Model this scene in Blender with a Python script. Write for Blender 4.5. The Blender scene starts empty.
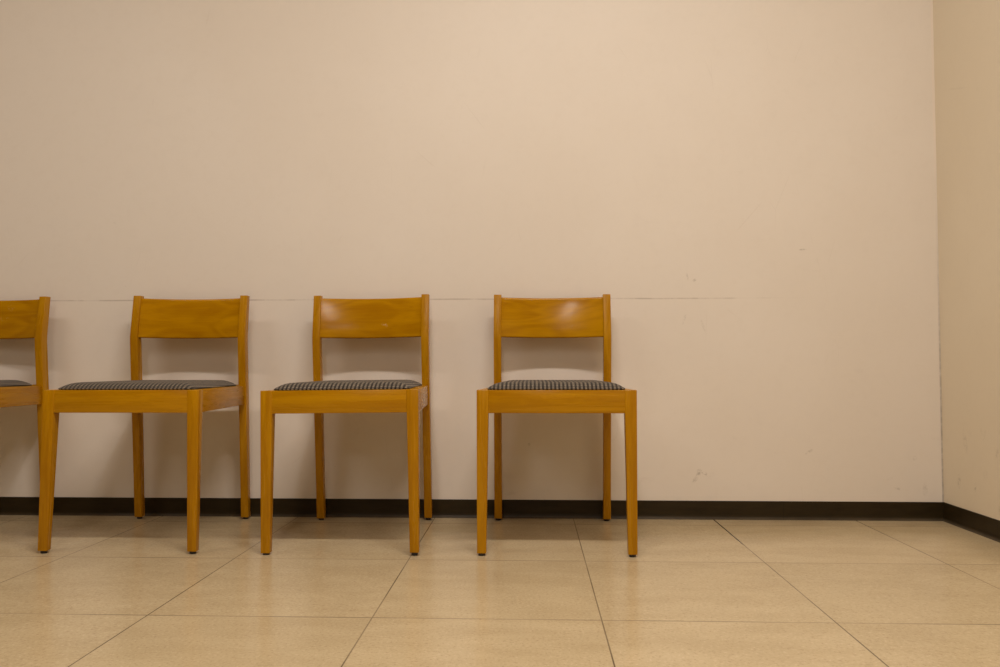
import bpy, bmesh, math, random
from mathutils import Vector, Matrix

S = bpy.context.scene
COL = S.collection
S.view_settings.view_transform = 'Standard'
S.view_settings.look = 'None'
S.view_settings.exposure = 0.0
S.view_settings.gamma = 1.0
S.cycles.max_bounces = 12
S.cycles.diffuse_bounces = 6
S.cycles.glossy_bounces = 4
S.cycles.caustics_reflective = False
S.cycles.caustics_refractive = False
S.cycles.use_denoising = True

# ------------------------------------------------------------------ room size (metres)
YW, XC, XL, YF, ZC = 2.6862, 1.3387, -6.0, -7.0, 2.75
TILE_X, TILE_Y, TILE_X0, TILE_Y0 = 0.457, 0.4820, 0.1397, YW - 0.1002
BASE_H = 0.0598
SEAM_Z = 0.7255


def srgb(r, g, b):
    f = lambda c: c / 12.92 if c <= 0.04045 else ((c + 0.055) / 1.055) ** 2.4
    return (f(r / 255), f(g / 255), f(b / 255), 1)


# ------------------------------------------------------------------ node helper
class NT:
    def __init__(self, name):
        self.m = bpy.data.materials.new(name)
        self.m.use_nodes = True
        self.t = self.m.node_tree
        self.b = self.t.nodes['Principled BSDF']
        self.tc = self.t.nodes.new('ShaderNodeTexCoord')

    def n(self, kind, **kw):
        x = self.t.nodes.new('ShaderNode' + kind)
        for k, v in kw.items():
            setattr(x, k, v)
        return x

    def set(self, sock, v):
        if hasattr(v, 'is_output'):
            self.t.links.new(v, sock)
        else:
            sock.default_value = v

    def math(self, op, a, b=0.0, c=None, clamp=False):
        x = self.n('Math', operation=op, use_clamp=clamp)
        self.set(x.inputs[0], a)
        self.set(x.inputs[1], b)
        if c is not None:
            self.set(x.inputs[2], c)
        return x.outputs[0]

    def mix(self, f, a, b, blend='MIX'):
        x = self.n('Mix', data_type='RGBA', blend_type=blend)
        self.set(x.inputs[0], f)
        self.set(x.inputs[6], a)
        self.set(x.inputs[7], b)
        return x.outputs[2]

    def mapping(self, vec, scale=(1, 1, 1), loc=(0, 0, 0), rot=(0, 0, 0)):
        x = self.n('Mapping')
        self.set(x.inputs['Vector'], vec)
        self.set(x.inputs['Location'], loc)
        self.set(x.inputs['Rotation'], rot)
        self.set(x.inputs['Scale'], scale)
        return x.outputs[0]

    def noise(self, vec, scale, detail=3.0, rough=0.55, dist=0.0):
        x = self.n('TexNoise')
        self.set(x.inputs['Vector'], vec)
        self.set(x.inputs['Scale'], scale)
        self.set(x.inputs['Detail'], detail)
        self.set(x.inputs['Roughness'], rough)
        self.set(x.inputs['Distortion'], dist)
        return x.outputs['Fac']

    def ramp(self, f, stops):
        x = self.n('ValToRGB')
        self.set(x.inputs[0], f)
        e = x.color_ramp.elements
        while len(e) < len(stops):
            e.new(0.5)
        for i, (p, c) in enumerate(stops):
            e[i].position = p
            e[i].color = c if len(c) == 4 else (*c, 1)
        return x.outputs[0]

    def mr(self, v, a, b, c=0.0, d=1.0, smooth=True):
        x = self.n('MapRange', interpolation_type='SMOOTHSTEP' if smooth else 'LINEAR')
        self.set(x.inputs[0], v)
        for i, q in enumerate((a, b, c, d)):
            self.set(x.inputs[i + 1], q)
        return x.outputs[0]

    def sep(self, v):
        x = self.n('SeparateXYZ')
        self.set(x.inputs[0], v)
        return x.outputs

    def bump(self, h, strength, dist):
        x = self.n('Bump')
        self.set(x.inputs['Strength'], strength)
        self.set(x.inputs['Distance'], dist)
        self.set(x.inputs['Height'], h)
        self.set(self.b.inputs['Normal'], x.outputs[0])

    def rect(self, u, v, cu, cv, ru, rv, tilt=0.0):
        """soft elliptical spot mask on a surface (1 in the middle, 0 outside)"""
        du, dv = self.math('SUBTRACT', u, cu), self.math('SUBTRACT', v, cv)
        c, s = math.cos(math.radians(tilt)), math.sin(math.radians(tilt))
        p = self.math('ADD', self.math('MULTIPLY', du, c), self.math('MULTIPLY', dv, s))
        q = self.math('SUBTRACT', self.math('MULTIPLY', dv, c), self.math('MULTIPLY', du, s))
        a = self.math('POWER', self.math('DIVIDE', p, ru), 2.0)
        b = self.math('POWER', self.math('DIVIDE', q, rv), 2.0)
        return self.mr(self.math('ADD', a, b), 0.0, 1.0, 1.0, 0.0)

    def line(self, u, c, w):
        return self.mr(self.math('ABSOLUTE', self.math('SUBTRACT', u, c)), w * 0.4, w, 1.0, 0.0)


WALL = (0.80, 0.745, 0.68, 1)
WALL_R = (0.79, 0.715, 0.575, 1)


def wall_material(name, base, back=False, right=False, smudges=()):
    k = NT(name)
    P = k.tc.outputs['Object']
    x, y, z = k.sep(P)[:3]
    u = x if back else y
    big = k.noise(P, 1.3, 3.0, 0.5)
    fine = k.noise(P, 40.0, 4.0, 0.6)
    c = k.mix(k.mr(big, 0.35, 0.7), base, (base[0] * 0.965, base[1] * 0.955, base[2] * 0.94, 1))
    c = k.mix(k.math('MULTIPLY', k.mr(fine, 0.45, 0.75), 0.10), c, (base[0] * 0.86, base[1] * 0.83, base[2] * 0.79, 1))
    # faint grime, more of it near the floor
    g = k.mr(k.noise(k.mapping(P, (3.0, 3.0, 5.0)), 2.2, 5.0, 0.65), 0.62, 0.80)
    low = k.mr(z, 0.05, 0.65, 1.0, 0.12)
    c = k.mix(k.math('MULTIPLY', k.math('MULTIPLY', g, low), 0.16), c, srgb(120, 95, 68))
    # thin scuffs, tilted strokes
    w = k.n('TexVoronoi', feature='DISTANCE_TO_EDGE')
    k.set(w.inputs['Vector'], k.mapping(P, (5.0, 5.0, 1.7), rot=(0.25, 0.3, 0.2)))
    k.set(w.inputs['Scale'], 1.5)
    st = k.mr(w.outputs['Distance'], 0.0, 0.009, 1.0, 0.0)
    st = k.math('MULTIPLY', st, k.mr(k.noise(P, 5.5, 2.0), 0.60, 0.70))
    c = k.mix(k.math('MULTIPLY', st, 0.06), c, srgb(120, 90, 60))
    if back:
        # horizontal panel joint, worn out towards the right
        wob = k.math('MULTIPLY', k.math('SUBTRACT', k.noise(P, 4.0, 2.0), 0.5), 0.006)
        ln = k.line(k.math('ADD', z, wob), SEAM_Z, 0.0030)
        pres = k.mr(k.noise(k.mapping(P, (1, 1, 0.02)), 9.0, 4.0, 0.7), 0.36, 0.62, 0.15, 1.0)
        fade = k.mr(x, 0.45, 0.95, 1.0, 0.0)
        c = k.mix(k.math('MULTIPLY', k.math('MULTIPLY', ln, pres), k.math('MULTIPLY', fade, 0.34)), c, srgb(105, 75, 52))
        # dark joint in the corner, fading out upwards
        cj = k.line(x, XC - 0.0015, 0.0050)
        cj = k.math('MULTIPLY', cj, k.mr(z, 0.25, 1.15, 1.0, 0.0))
        cj = k.math('MULTIPLY', cj, k.mr(k.noise(k.mapping(P, (0, 0, 1)), 30.0, 3.0), 0.3, 0.6, 0.4, 1.0))
        c = k.mix(k.math('MULTIPLY', cj, 0.48), c, srgb(70, 45, 30))
        up = k.math('MULTIPLY', k.line(x, XC - 0.004, 0.0060), k.mr(z, 1.0, 1.3))
        c = k.mix(k.math('MULTIPLY', up, 0.35), c, (0.86, 0.75, 0.64, 1))
    n2 = k.mr(k.noise(P, 60.0, 4.0, 0.75), 0.42, 0.62)
    for (cu, cv, ru, rv, tl, s) in smudges:
        c = k.mix(k.math('MULTIPLY', k.math('MULTIPLY', k.rect(u, z, cu, cv, ru, rv, tl), n2), s * 0.62), c, srgb(92, 74, 48))
    k.set(k.b.inputs['Base Color'], c)
    k.set(k.b.inputs['Roughness'], 0.55)
    k.set(k.b.inputs['Specular IOR Level'], 0.25)
    k.bump(k.noise(P, 110.0, 3.0, 0.6), 0.06, 0.002)
    return k.m


def floor_material():
    k = NT('vinyl_tile')
    P = k.tc.outputs['Object']
    x, y, z = k.sep(P)[:3]
    tx = k.math('DIVIDE', k.math('SUBTRACT', x, TILE_X0), TILE_X)
    ty = k.math('DIVIDE', k.math('SUBTRACT', y, TILE_Y0), TILE_Y)
    ix, iy = k.math('FLOOR', tx), k.math('FLOOR', ty)
    fx = k.math('MULTIPLY', k.math('SUBTRACT', 0.5, k.math('ABSOLUTE', k.math('SUBTRACT', k.math('FRACT', tx), 0.5))), TILE_X)
    fy = k.math('MULTIPLY', k.math('SUBTRACT', 0.5, k.math('ABSOLUTE', k.math('SUBTRACT', k.math('FRACT', ty), 0.5))), TILE_Y)
    cid = k.n('CombineXYZ')
    k.set(cid.inputs[0], ix)
    k.set(cid.inputs[1], iy)
    wn = k.n('TexWhiteNoise', noise_dimensions='3D')
    k.set(wn.inputs['Vector'], cid.outputs[0])
    tone = wn.outputs['Value']
    off = k.n('VectorMath', operation='ADD')
    k.set(off.inputs[0], P)
    sc = k.n('VectorMath', operation='SCALE')
    k.set(sc.inputs[0], wn.outputs['Color'])
    k.set(sc.inputs['Scale'], 7.0)
    k.set(off.inputs[1], sc.outputs[0])
    Q = off.outputs[0]
    base = k.mix(k.mr(k.noise(k.mapping(Q, (1.0, 2.2, 1.0)), 4.5, 5.0, 0.62), 0.33, 0.70), FLOOR_A, FLOOR_B)
    base = k.mix(k.math('MULTIPLY', tone, 0.30), base, FLOOR_C)
    sp = k.noise(Q, 170.0, 3.0, 0.7)
    base = k.mix(k.math('MULTIPLY', k.mr(sp, 0.52, 0.72), 0.42), base, srgb(140, 112, 80))
    base = k.mix(k.math('MULTIPLY', k.mr(sp, 0.46, 0.28), 0.30), base, srgb(240, 222, 192))
    # joints: the ones running into the room are dark, the others faint
    vary = k.mr(k.noise(k.mapping(P, (0.7, 0.7, 1)), 3.0, 3.0, 0.6), 0.35, 0.65, 0.55, 1.0)
    vary2 = k.mr(k.noise(k.mapping(P, (0.9, 0.9, 1), loc=(4, 7, 0)), 3.4, 3.0, 0.6), 0.38, 0.68, 0.40, 1.0)
    gx = k.math('MULTIPLY', k.mr(fx, 0.0007, 0.0021, 1.0, 0.0), k.math('MULTIPLY', vary, 0.80))
    gy = k.math('MULTIPLY', k.mr(fy, 0.0010, 0.0034, 1.0, 0.0), k.math('MULTIPLY', vary2, 0.60))
    # one joint stands open near the back wall
    op = k.math('MULTIPLY', k.mr(k.math('ABSOLUTE', k.math('SUBTRACT', x, TILE_X0 + TILE_X)), 0.001, 0.0032, 1.0, 0.0),
                k.mr(y, TILE_Y0 - 0.34, TILE_Y0 - 0.22))
    g = k.math('MAXIMUM', k.math('MAXIMUM', gx, gy), op)
    base = k.mix(g, base, srgb(62, 44, 26))
    # dirt gathered along the wall
    dirt = k.math('MULTIPLY', k.mr(y, YW - 0.20, YW - 0.01), k.mr(k.noise(P, 7.0, 4.0), 0.35, 0.65))
    base = k.mix(k.math('MULTIPLY', dirt, 0.20), base, srgb(120, 92, 58))
    k.set(k.b.inputs['Base Color'], base)
    k.set(k.b.inputs['Roughness'], k.mr(k.noise(P, 9.0, 4.0, 0.6), 0.3, 0.7, 0.17, 0.25))
    k.set(k.b.inputs['Specular IOR Level'], 0.33)
    h = k.math('ADD', k.math('MULTIPLY', k.noise(Q, 60.0, 3.0, 0.6), 0.5), k.math('MULTIPLY', g, -1.5))
    k.bump(h, 0.10, 0.0015)
    return k.m


FLOOR_A = (0.595, 0.482, 0.300, 1)
FLOOR_B = (0.520, 0.412, 0.246, 1)
FLOOR_C = (0.475, 0.381, 0.226, 1)
WOOD_L = (0.502, 0.244, 0.0004, 1)
WOOD_D = (0.350, 0.148, 0.0001, 1)


def wood_material(name, axis, flame=False, marks=()):
    """honey coloured lacquered beech; axis = direction of the grain in the part's own space"""
    k = NT(name)
    P = k.tc.outputs['Object']
    oi = k.n('ObjectInfo')
    sh = k.n('CombineXYZ')
    k.set(sh.inputs[0], k.math('MULTIPLY', oi.outputs['Random'], 9.0))
    k.set(sh.inputs[1], k.math('MULTIPLY', oi.outputs['Random'], 23.0))
    k.set(sh.inputs[2], k.math('MULTIPLY', oi.outputs['Random'], 15.0))
    ad = k.n('VectorMath', operation='ADD')
    stretch = [34.0, 34.0, 34.0]
    stretch['xyz'.index(axis)] = 2.6
    k.set(ad.inputs[0], k.mapping(P, stretch))
    k.set(ad.inputs[1], sh.outputs[0])
    G = ad.outputs[0]
    g1 = k.noise(G, 1.0, 4.0, 0.6, 0.4)
    g2 = k.noise(k.mapping(G, (5, 5, 5)), 1.0, 3.0, 0.6)
    f = k.math('ADD', k.math('MULTIPLY', g1, 0.75), k.math('MULTIPLY', g2, 0.25))
    if flame:
        ad2 = k.n('VectorMath', operation='ADD')
        k.set(ad2.inputs[0], k.mapping(P, (3.2, 0.6, 9.5)))
        k.set(ad2.inputs[1], sh.outputs[0])
        n = k.noise(ad2.outputs[0], 0.8, 2.0, 0.45, 0.6)
        rings = k.math('SINE', k.math('MULTIPLY', n, 62.0))
        rings = k.mr(rings, -1.0, 1.0, smooth=False)
        f = k.math('ADD', k.math('MULTIPLY', f, 0.68), k.math('ADD', k.math('MULTIPLY', rings, 0.11), k.math('MULTIPLY', n, 0.22)))
    c = k.mix(k.mr(f, 0.30, 0.72), WOOD_D, WOOD_L)
    fleck = k.mr(k.noise(k.mapping(G, (4.0, 4.0, 4.0), loc=(3, 1, 5)), 1.5, 2.0, 0.5), 0.66, 0.76)
    c = k.mix(k.math('MULTIPLY', fleck, 0.25), c, (0.22, 0.08, 0.002, 1))
    x, y, z = k.sep(P)[:3]
    for (cu, cv, ru, rv, s) in marks:      # rubbed spots in the lacquer
        nn = k.mr(k.noise(k.mapping(P, (1, 1, 1.4)), 140.0, 3.0, 0.7), 0.50, 0.62)
        c = k.mix(k.math('MULTIPLY', k.math('MULTIPLY', k.rect(x, z, cu, cv, ru, rv), nn), s), c, (0.62, 0.42, 0.20, 1))
    k.set(k.b.inputs['Base Color'], c)
    k.set(k.b.inputs['Roughness'], k.mr(g1, 0.3, 0.7, 0.13 if flame else 0.24, 0.17 if flame else 0.30))
    k.set(k.b.inputs['Specular IOR Level'], 0.20 if flame else 0.24)
    k.bump(f, 0.02, 0.001)
    return k.m


def fabric_material():
    k = NT('checked_upholstery')
    P = k.tc.outputs['Object']
    x, y, z = k.sep(P)[:3]
    per = 0.0109
    v = k.math('ADD', y, k.math('MULTIPLY', z, 1.0))
    cx = k.mr(k.math('SINE', k.math('MULTIPLY', x, 2 * math.pi / per)), -0.45, 0.45)
    cy = k.mr(k.math('SINE', k.math('MULTIPLY', v, 2 * math.pi / per)), -0.45, 0.45)
    both = k.math('MULTIPLY', cx, cy)
    anyv = k.math('MAXIMUM', cx, k.math('MULTIPLY', cy, 0.6))
    c = k.mix(anyv, (0.013, 0.010, 0.009, 1), (0.074, 0.060, 0.047, 1))
    c = k.mix(both, c, (0.30, 0.25, 0.19, 1))
    th = k.noise(P, 420.0, 2.0, 0.7)
    c = k.mix(k.math('MULTIPLY', k.mr(th, 0.4, 0.65), 0.35), c, (0.02, 0.017, 0.015, 1))
    k.set(k.b.inputs['Base Color'], c)
    k.set(k.b.inputs['Roughness'], 0.9)
    k.set(k.b.inputs['Specular IOR Level'], 0.15)
    k.set(k.b.inputs['Sheen Weight'], 0.15)
    k.bump(th, 0.4, 0.0008)
    return k.m


def plain_material(name, col, rough, spec=0.5):
    k = NT(name)
    P = k.tc.outputs['Object']
    n = k.noise(P, 14.0, 4.0, 0.6)
    c = k.mix(k.mr(n, 0.35, 0.7), col, (col[0] * 0.75, col[1] * 0.75, col[2] * 0.75, 1))
    k.set(k.b.inputs['Base Color'], c)
    k.set(k.b.inputs['Roughness'], rough)
    k.set(k.b.inputs['Specular IOR Level'], spec)
    return k.m


def baseboard_material():
    k = NT('vinyl_cove_base')
    P = k.tc.outputs['Object']
    x, y, z = k.sep(P)[:3]
    n = k.noise(k.mapping(P, (2, 2, 9)), 5.0, 5.0, 0.65)
    c = k.mix(k.mr(n, 0.35, 0.75), (0.029, 0.019, 0.007, 1), (0.019, 0.012, 0.004, 1))
    dust = k.math('MULTIPLY', k.mr(z, 0.002, 0.011, 1.0, 0.0), k.mr(k.noise(P, 6.0, 3.0), 0.3, 0.6, 0.3, 1.0))
    c = k.mix(k.math('MULTIPLY', dust, 0.45), c, (0.13, 0.10, 0.065, 1))
    joint = k.line(k.math('ABSOLUTE', k.math('SUBTRACT', k.math('FRACT', k.math('DIVIDE', k.math('ADD', x, 1.463), 0.9144)), 0.5)), 0.0, 0.0010)
    c = k.mix(k.math('MULTIPLY', joint, 0.7), c, (0.004, 0.003, 0.002, 1))
    sc = k.mr(k.noise(k.mapping(P, (1, 1, 4)), 38.0, 3.0, 0.7), 0.70, 0.80)
    c = k.mix(k.math('MULTIPLY', sc, 0.18), c, (0.15, 0.11, 0.07, 1))
    k.set(k.b.inputs['Base Color'], c)
    k.set(k.b.inputs['Roughness'], 0.42)
    k.set(k.b.inputs['Specular IOR Level'], 0.22)
    k.bump(k.noise(k.mapping(P, (3, 3, 1)), 3.0, 2.0), 0.25, 0.006)
    return k.m


# ------------------------------------------------------------------ mesh helpers
def to_object(name, bm, mat, parent=None, loc=(0, 0, 0), smooth=False):
    bmesh.ops.recalc_face_normals(bm, faces=bm.faces)
    me = bpy.data.meshes.new(name)
    bm.to_mesh(me)
    bm.free()
    me.materials.append(mat)
    if smooth:
        for p in me.polygons:
            p.use_smooth = True
        try:
            me.set_sharp_from_angle(angle=math.radians(38))
        except Exception:
            pass
    o = bpy.data.objects.new(name, me)
    o.location = loc
    COL.objects.link(o)
    if parent:
        o.parent = parent
    return o


def loft(rings, cap=True):
    """closed rings of equal length joined into one skin"""
    bm = bmesh.new()
    vs = [[bm.verts.new(p) for p in r] for r in rings]
    n = len(vs[0])
    for a, b in zip(vs, vs[1:]):
        for i in range(n):
            j = (i + 1) % n
            bm.faces.new((a[i], a[j], b[j], b[i]))
    if cap:
        bm.faces.new(list(reversed(vs[0])))
        bm.faces.new(vs[-1])
    bmesh.ops.recalc_face_normals(bm, faces=bm.faces)
    return bm


def bevel(bm, w, seg=3, angle=25):
    es = [e for e in bm.edges if len(e.link_faces) == 2 and e.calc_face_angle(0) > math.radians(angle)]
    bmesh.ops.bevel(bm, geom=es, offset=w, segments=seg, profile=0.5, affect='EDGES', clamp_overlap=True)
    return bm


def box_bm(x0, x1, y0, y1, z0, z1):
    return loft([[(x0, y0, z0), (x1, y0, z0), (x1, y1, z0), (x0, y1, z0)],
                 [(x0, y0, z1), (x1, y0, z1), (x1, y1, z1), (x0, y1, z1)]])


def structure(name, bm, mat, label=None):
    o = to_object(name, bm, mat)
    o['kind'] = 'structure'
    if label:
        o['label'] = label
    return o


# ------------------------------------------------------------------ the room
# scuffs and smudges: along the wall, height, half length, half width, tilt, strength
spots_back = [(0.543, 0.135, 0.030, 0.009, 55, 0.50), (0.553, 0.155, 0.010, 0.010, 0, 0.70), (0.570, 0.150, 0.028, 0.006, -28, 0.60),
              (-0.006, 0.242, 0.006, 0.007, 0, 0.6), (0.30, 0.415, 0.010, 0.006, 0, 0.6), (0.52, 0.80, 0.025, 0.004, -80, 0.3),
              (0.545, 0.787, 0.014, 0.006, 30, 0.4), (0.51, 0.66, 0.03, 0.005, 75, 0.25), (0.57, 0.635, 0.026, 0.005, -72, 0.25),
              (0.90, 0.885, 0.016, 0.004, 0, 0.55), (0.91, 0.22, 0.018, 0.007, 35, 0.4), (1.165, 0.135, 0.014, 0.006, 20, 0.5),
              (1.19, 0.105, 0.022, 0.006, -25, 0.45), (1.28, 0.10, 0.010, 0.025, 0, 0.3), (1.25, 0.20, 0.010, 0.010, 0, 0.3),
              (-1.38, 0.775, 0.006, 0.004, 0, 0.6), (-1.42, 0.99, 0.006, 0.006, 0, 0.4), (-1.36, 0.65, 0.035, 0.006, 70, 0.2)]
spots_right = [(2.59, 0.14, 0.012, 0.026, 0, 0.4), (2.50, 0.13, 0.010, 0.024, 0, 0.4), (2.36, 0.10, 0.02, 0.04, 20, 0.45),
               (2.44, 0.18, 0.016, 0.016, 0, 0.35), (2.33, 0.16, 0.012, 0.014, 0, 0.45), (2.55, 0.27, 0.016, 0.045, -15, 0.25),
               (2.38, 0.25, 0.014, 0.02, 30, 0.3), (2.45, 0.30, 0.02, 0.03, 0, 0.2)]
T = 0.12
structure('floor', box_bm(XL, XC, YF, YW, -0.1, 0.0), floor_material(), 'beige speckled vinyl tile floor')
structure('wall_back', box_bm(XL - T, XC, YW, YW + T, 0, ZC),
          wall_material('wall_paint', WALL, back=True, smudges=spots_back), 'off-white wall behind the chairs with a faint horizontal seam')
structure('wall_right', box_bm(XC, XC + T, YF - T, YW + T, 0, ZC),
          wall_material('wall_paint_right', WALL_R, right=True, smudges=spots_right), 'beige side wall at the right corner')
plain_wall = wall_material('wall_paint_plain', (0.60, 0.55, 0.49, 1))
structure('wall_left', box_bm(XL - T, XL, YF - T, YW, 0, ZC), plain_wall)
structure('wall_front', box_bm(XL, XC, YF - T, YF, 0, ZC), plain_wall)
structure('ceiling', box_bm(XL - T, XC + T, YF - T, YW + T, ZC, ZC + 0.1), plain_material('ceiling_paint', (0.58, 0.54, 0.48, 1), 0.8, 0.2))

bb = baseboard_material()
# cove profile: distance out from the wall, height
prof = [(0.0, 0.0), (0.0085, 0.0), (0.0085, 0.0014), (0.0062, 0.0040), (0.0042, 0.0085), (0.0032, 0.0150),
        (0.0028, BASE_H - 0.0015), (0.0020, BASE_H), (0.0, BASE_H)]
structure('baseboard_back', loft([[(XL, YW - d, h) for d, h in prof], [(XC, YW - d, h) for d, h in prof]]), bb,
          'dark brown vinyl baseboard along the back wall')
structure('baseboard_right', loft([[(XC - d, YW, h) for d, h in prof], [(XC - d, YF, h) for d, h in prof]]), bb,
          'dark brown vinyl baseboard along the right wall')

# ------------------------------------------------------------------ the chair
WF, WFF, LW, LFW = 0.2122, 0.2110, 0.0316, 0.0243
LT, LB = 0.0312, 0.0215
WR, PW = 0.1880, 0.0240
HS, HR = 0.4384, 0.3767
YFOOT, YK, ZK, YT, ZT = 0.4896, 0.4350, 0.5941, 0.4564, 0.7330
DP, DK = 0.0243, 0.0318
GL = 0.0070          # glide height
wood_z = wood_material('beech_upright', 'z')
wood_x = wood_material('beech_rail', 'x')
wood_y = wood_material('beech_side_rail', 'y')
wood_back = wood_material('beech_backrest', 'x', flame=True)
fabric = fabric_material()
black = plain_material('black_plastic', (0.012, 0.010, 0.009, 1), 0.5)


def front_leg(s):
    r = []
    for z, w, xo, d in ((GL, LFW, WFF, LB), (HR - 0.004, LW - 0.0006, WF - 0.0001, LT), (HS, LW, WF, LT)):
        r.append([(s * xo, 0, z), (s * (xo - w), 0, z), (s * (xo - w), d, z), (s * xo, d, z)])
    return bevel(loft(r), 0.0018, 3, 30)


def front_face_y(z):
    return YFOOT + (YK - YFOOT) * z / ZK


def rear_leg(s):
    # bent side profile, straight up to the kink, then raked back
    zs = [GL, 0.20, HR, HS, ZK - 0.012, ZK + 0.004, 0.66, ZT]
    r = []
    for z in zs:
        if z <= ZK:
            yf = front_face_y(z)
            d = DP + (DK - DP) * min(1, z / 0.40)
        else:
            t = (z - ZK) / (ZT - ZK)
            yf = YK + (YT - YK) * t
            d = DK + (DP - DK) * t
        r.append([(s * WR, yf, z), (s * (WR - PW), yf, z), (s * (WR - PW), yf + d, z), (s * WR, yf + d, z)])
    return bevel(loft(r), 0.0014, 3, 30)


def glide(cx, cy):
    n, r = 20, 0.0088
    ring = lambda q, z: [(cx + q * math.cos(2 * math.pi * i / n), cy + q * math.sin(2 * math.pi * i / n), z) for i in range(n)]
    return loft([ring(r * 0.93, 0.0), ring(r, 0.001), ring(r, GL + 0.002)])


def front_rail():
    x = WF - LW + 0.002
    return bevel(box_bm(-x, x, 0.0014, 0.0215, HR, HS - 0.0004), 0.0016, 2, 30)


def rear_rail():
    x = WR - PW + 0.002
    return bevel(box_bm(-x, x, front_face_y(HS) + 0.0118, front_face_y(HS) + 0.0318, HR + 0.004, HS + 0.003), 0.0016, 2, 30)


def side_rail(s):
    y0 = LT - 0.003
    xo0, xo1, th = WF - 0.0012, WR - 0.0048, 0.0205
    r = []
    for z in (HR, HS - 0.0004):
        y1 = front_face_y(z) + 0.0015
        r.append([(s * xo0, y0, z), (s * xo1, y1, z), (s * (xo1 - th), y1, z), (s * (xo0 - th), y0, z)])
    return bevel(loft(r), 0.0016, 2, 30)


def back_panel():
    half = WR - PW + 0.0015
    z0, z1 = ZK + 0.0004, ZT - 0.0080
    sag, th, nx = 0.016, 0.0215, 40
    rr = 0.0055                      # rounded long edges
    sec = []                         # section: (offset through the thickness, offset in height), closed loop
    for (cy, cz, a0) in ((rr, z0 + rr, 180), (th - rr, z0 + rr, 270), (th - rr, z1 - rr, 0), (rr, z1 - rr, 90)):
        for i in range(5):
            a = math.radians(a0 + 90 * i / 4)
            sec.append((cy + rr * math.cos(a), cz + rr * math.sin(a)))
    rings = []
    for i in range(nx + 1):
        x = -half + 2 * half * i / nx
        sy = sag * (1 - (x / half) ** 2)
        ring = []
        for (d, z) in sec:
            lean = (YT - YK) * (z - ZK) / (ZT - ZK)
            ring.append((x, YK + lean + 0.0068 + sy + d, z - 0.155 * sy))    # bends back square to its own rake
        rings.append(ring)
    return loft(rings)


def rounded_outline(inset, seg=8):
    """trapezoid plan of the seat pad with rounded corners, shrunk by inset"""
    y0, y1 = 0.0085 + inset, 0.4435 - inset
    w0, w1 = 0.1875 - inset, 0.1690 - inset
    pts = [(-w0, y0), (w0, y0), (w1, y1), (-w1, y1)]
    rad = max(0.012, 0.032 - inset * 0.2)
    out = []
    for i in range(4):
        p = Vector(pts[i])
        a = (Vector(pts[i - 1]) - p)
        b = (Vector(pts[(i + 1) % 4]) - p)
        la, lb = a.length, b.length
        a.normalize()
        b.normalize()
        r = min(rad, la * 0.4, lb * 0.4)
        s0, s1 = p + a * r, p + b * r
        for k in range(seg + 1):
            t = k / seg
            out.append(((1 - t) ** 2 * s0 + 2 * t * (1 - t) * p + t * t * s1))
        # straight run to the next corner, split so the dome bends smoothly
        nxt = Vector(pts[(i + 1) % 4])
        e0, e1 = s1, nxt - b * r
        for k in range(1, 14):
            out.append(e0 + (e1 - e0) * k / 14)
    return out


def cushion():
    prof = [(0.0040, -0.0002), (0.0010, 0.0010), (0.0, 0.0028)]
    for q in (0.002, 0.005, 0.010, 0.016, 0.024, 0.033, 0.044, 0.056, 0.070, 0.086, 0.110, 0.140, 0.162):
        prof.append((q, 0.0028 + 0.0165 * (1 - (1 - min(q / 0.046, 1)) ** 2.2) + 0.0008 * q / 0.162))
    rings = [[(p.x, p.y, HS + h) for p in rounded_outline(d)] for d, h in prof]
    return loft(rings)


def make_chair(x, y, rz):
    root = bpy.data.objects.new('side_chair', None)
    root.empty_display_size = 0.1
    COL.objects.link(root)
    root.location = (x, y, 0)
    root.rotation_euler = (0, 0, math.radians(rz))
    for s in (-1, 1):
        l = to_object('leg', front_leg(s), wood_z, root, smooth=True)
        l['label'] = 'tapered front leg'
        g = to_object('foot_glide', glide(s * (WFF - LFW / 2), LB / 2), black, l, smooth=True)
        g['label'] = 'black plastic foot glide'
    for s in (-1, 1):
        l = to_object('leg', rear_leg(s), wood_z, root, smooth=True)
        l['label'] = 'bent rear leg rising as backrest post'
        g = to_object('foot_glide', glide(s * (WR - PW / 2), YFOOT + DP / 2), black, l, smooth=True)
        g['label'] = 'black plastic foot glide'
    to_object('seat_rail', front_rail(), wood_x, root, smooth=True)
    to_object('seat_rail', rear_rail(), wood_x, root, smooth=True)
    for s in (-1, 1):
        to_object('seat_rail', side_rail(s), wood_y, root, smooth=True)
    to_object('backrest', back_panel(), wood_back, root, smooth=True)
    c = to_object('seat_cushion', cushion(), fabric, root, smooth=True)
    c['label'] = 'seat pad in dark checked fabric'
    return root


def copy_tree(o, parent=None):
    c = o.copy()
    COL.objects.link(c)
    c.parent = parent
    for ch in list(o.children):
        copy_tree(ch, c)
    return c


GROUP = 'wooden chairs lined up along the wall'
chairs = [
    (0.0685, 2.1460, -0.18, 0.0, 'honey wood chair with dark checked seat at the right end of the row'),
    (-0.5068, 2.1385, 0.34, -0.6, 'honey wood chair with dark checked seat, second from the right end of the row'),
    (-1.1045, 2.1365, 1.02, 0.0, 'honey wood chair with dark checked seat, third from the right end'),
    (-1.8106, 2.1570, -2.5, 0.0, 'honey wood chair at the left end of the row, cut off by the picture edge'),
]
first = make_chair(*chairs[0][:3])
made = [first] + [copy_tree(first) for _ in chairs[1:]]
for o, (x, y, rz, ry, lab) in zip(made, chairs):
    o.location = (x, y, 0)
    o.rotation_euler = (0, math.radians(ry), math.radians(rz))     # one frame has racked a little
    o['label'] = lab
    o['category'] = 'chair'
    o['group'] = GROUP

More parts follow.
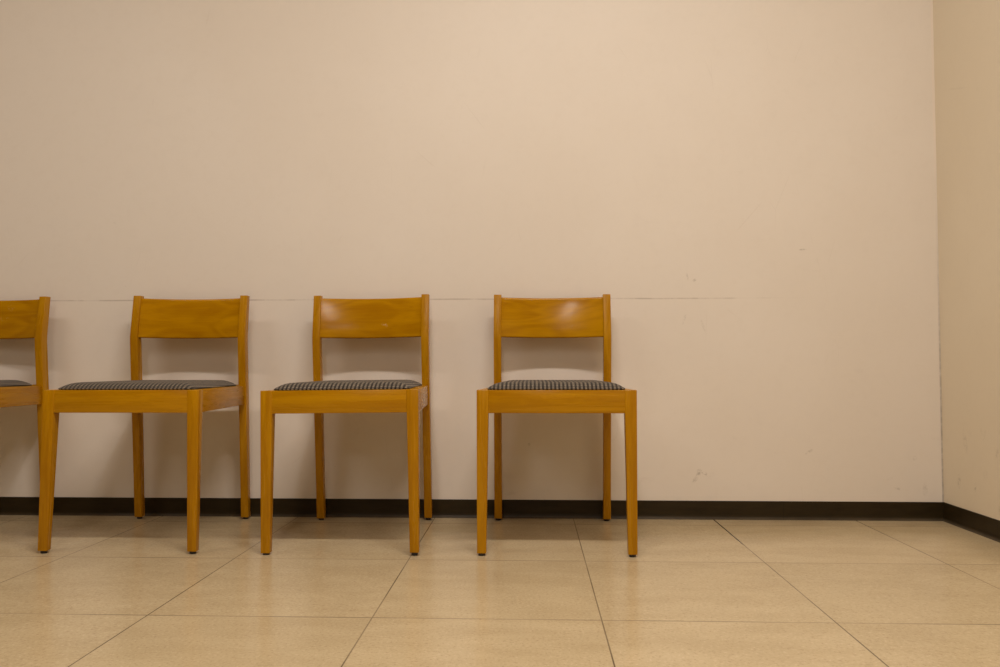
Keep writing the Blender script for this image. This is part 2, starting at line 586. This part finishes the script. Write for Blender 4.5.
# one front leg of the third chair stands slightly splayed: it turns about its top joint
splayed = [ch for ch in made[2].children if ch.name.startswith('leg')][0]
turn = Matrix.Rotation(math.radians(0.8), 3, 'Y')
pivot = Vector((-WF + LW / 2, LT / 2, HS))
splayed.rotation_euler = turn.to_euler()
splayed.location = pivot - turn @ pivot

# two backrests carry rubbed spots of their own
for idx, marks in ((1, [(0.040, 0.638, 0.012, 0.006, 0.6), (0.048, 0.634, 0.006, 0.008, 0.6)]),
                   (3, [(0.055, 0.700, 0.016, 0.020, 0.22), (0.035, 0.660, 0.022, 0.010, 0.22)])):
    for ch in made[idx].children:
        if ch.name.startswith('backrest'):
            ch.data = ch.data.copy()
            ch.data.materials[0] = wood_material('beech_backrest_rubbed', 'x', flame=True, marks=marks)

# ------------------------------------------------------------------ ceiling light rows
def lamp(name, x, y, lx, ly, power, col=(1.0, 0.90, 0.81), z=ZC - 0.02, spread=180):
    d = bpy.data.lights.new(name, 'AREA')
    d.shape = 'RECTANGLE'
    d.size, d.size_y = lx, ly
    d.energy = power
    d.color = col
    d.spread = math.radians(spread)
    o = bpy.data.objects.new(name, d)
    o.location = (x, y, z)
    COL.objects.link(o)
    return o


lamp('ceiling_light', 0.10, 0.88, 1.25, 0.12, 48)
lamp('ceiling_light', -2.4, 0.88, 1.25, 0.12, 16)
lamp('ceiling_light', -0.27, -2.0, 0.12, 2.4, 36)
lamp('ceiling_light', -0.5, -5.2, 1.25, 0.12, 20)

w = bpy.data.worlds.new('world')
S.world = w
w.use_nodes = True
w.node_tree.nodes['Background'].inputs[0].default_value = (0.02, 0.017, 0.013, 1)

# ------------------------------------------------------------------ camera
cam = bpy.data.cameras.new('camera')
cam.sensor_width = 36.0
cam.sensor_fit = 'HORIZONTAL'
cam.lens = 806.14 / 1000 * 36.0
cam.clip_start = 0.02
co = bpy.data.objects.new('camera', cam)
COL.objects.link(co)
a, b, r = math.radians(2.1653), math.radians(2.2656), math.radians(-0.0375)
fwd = Vector((-math.sin(a) * math.cos(b), math.cos(a) * math.cos(b), math.sin(b)))
right = Vector((math.cos(a), math.sin(a), 0))
up = right.cross(fwd)
R = right * math.cos(r) + up * math.sin(r)
U = up * math.cos(r) - right * math.sin(r)
M = Matrix((R, U, -fwd)).transposed().to_4x4()
M.translation = Vector((0, 0, 0.5037))
co.matrix_world = M
S.camera = co
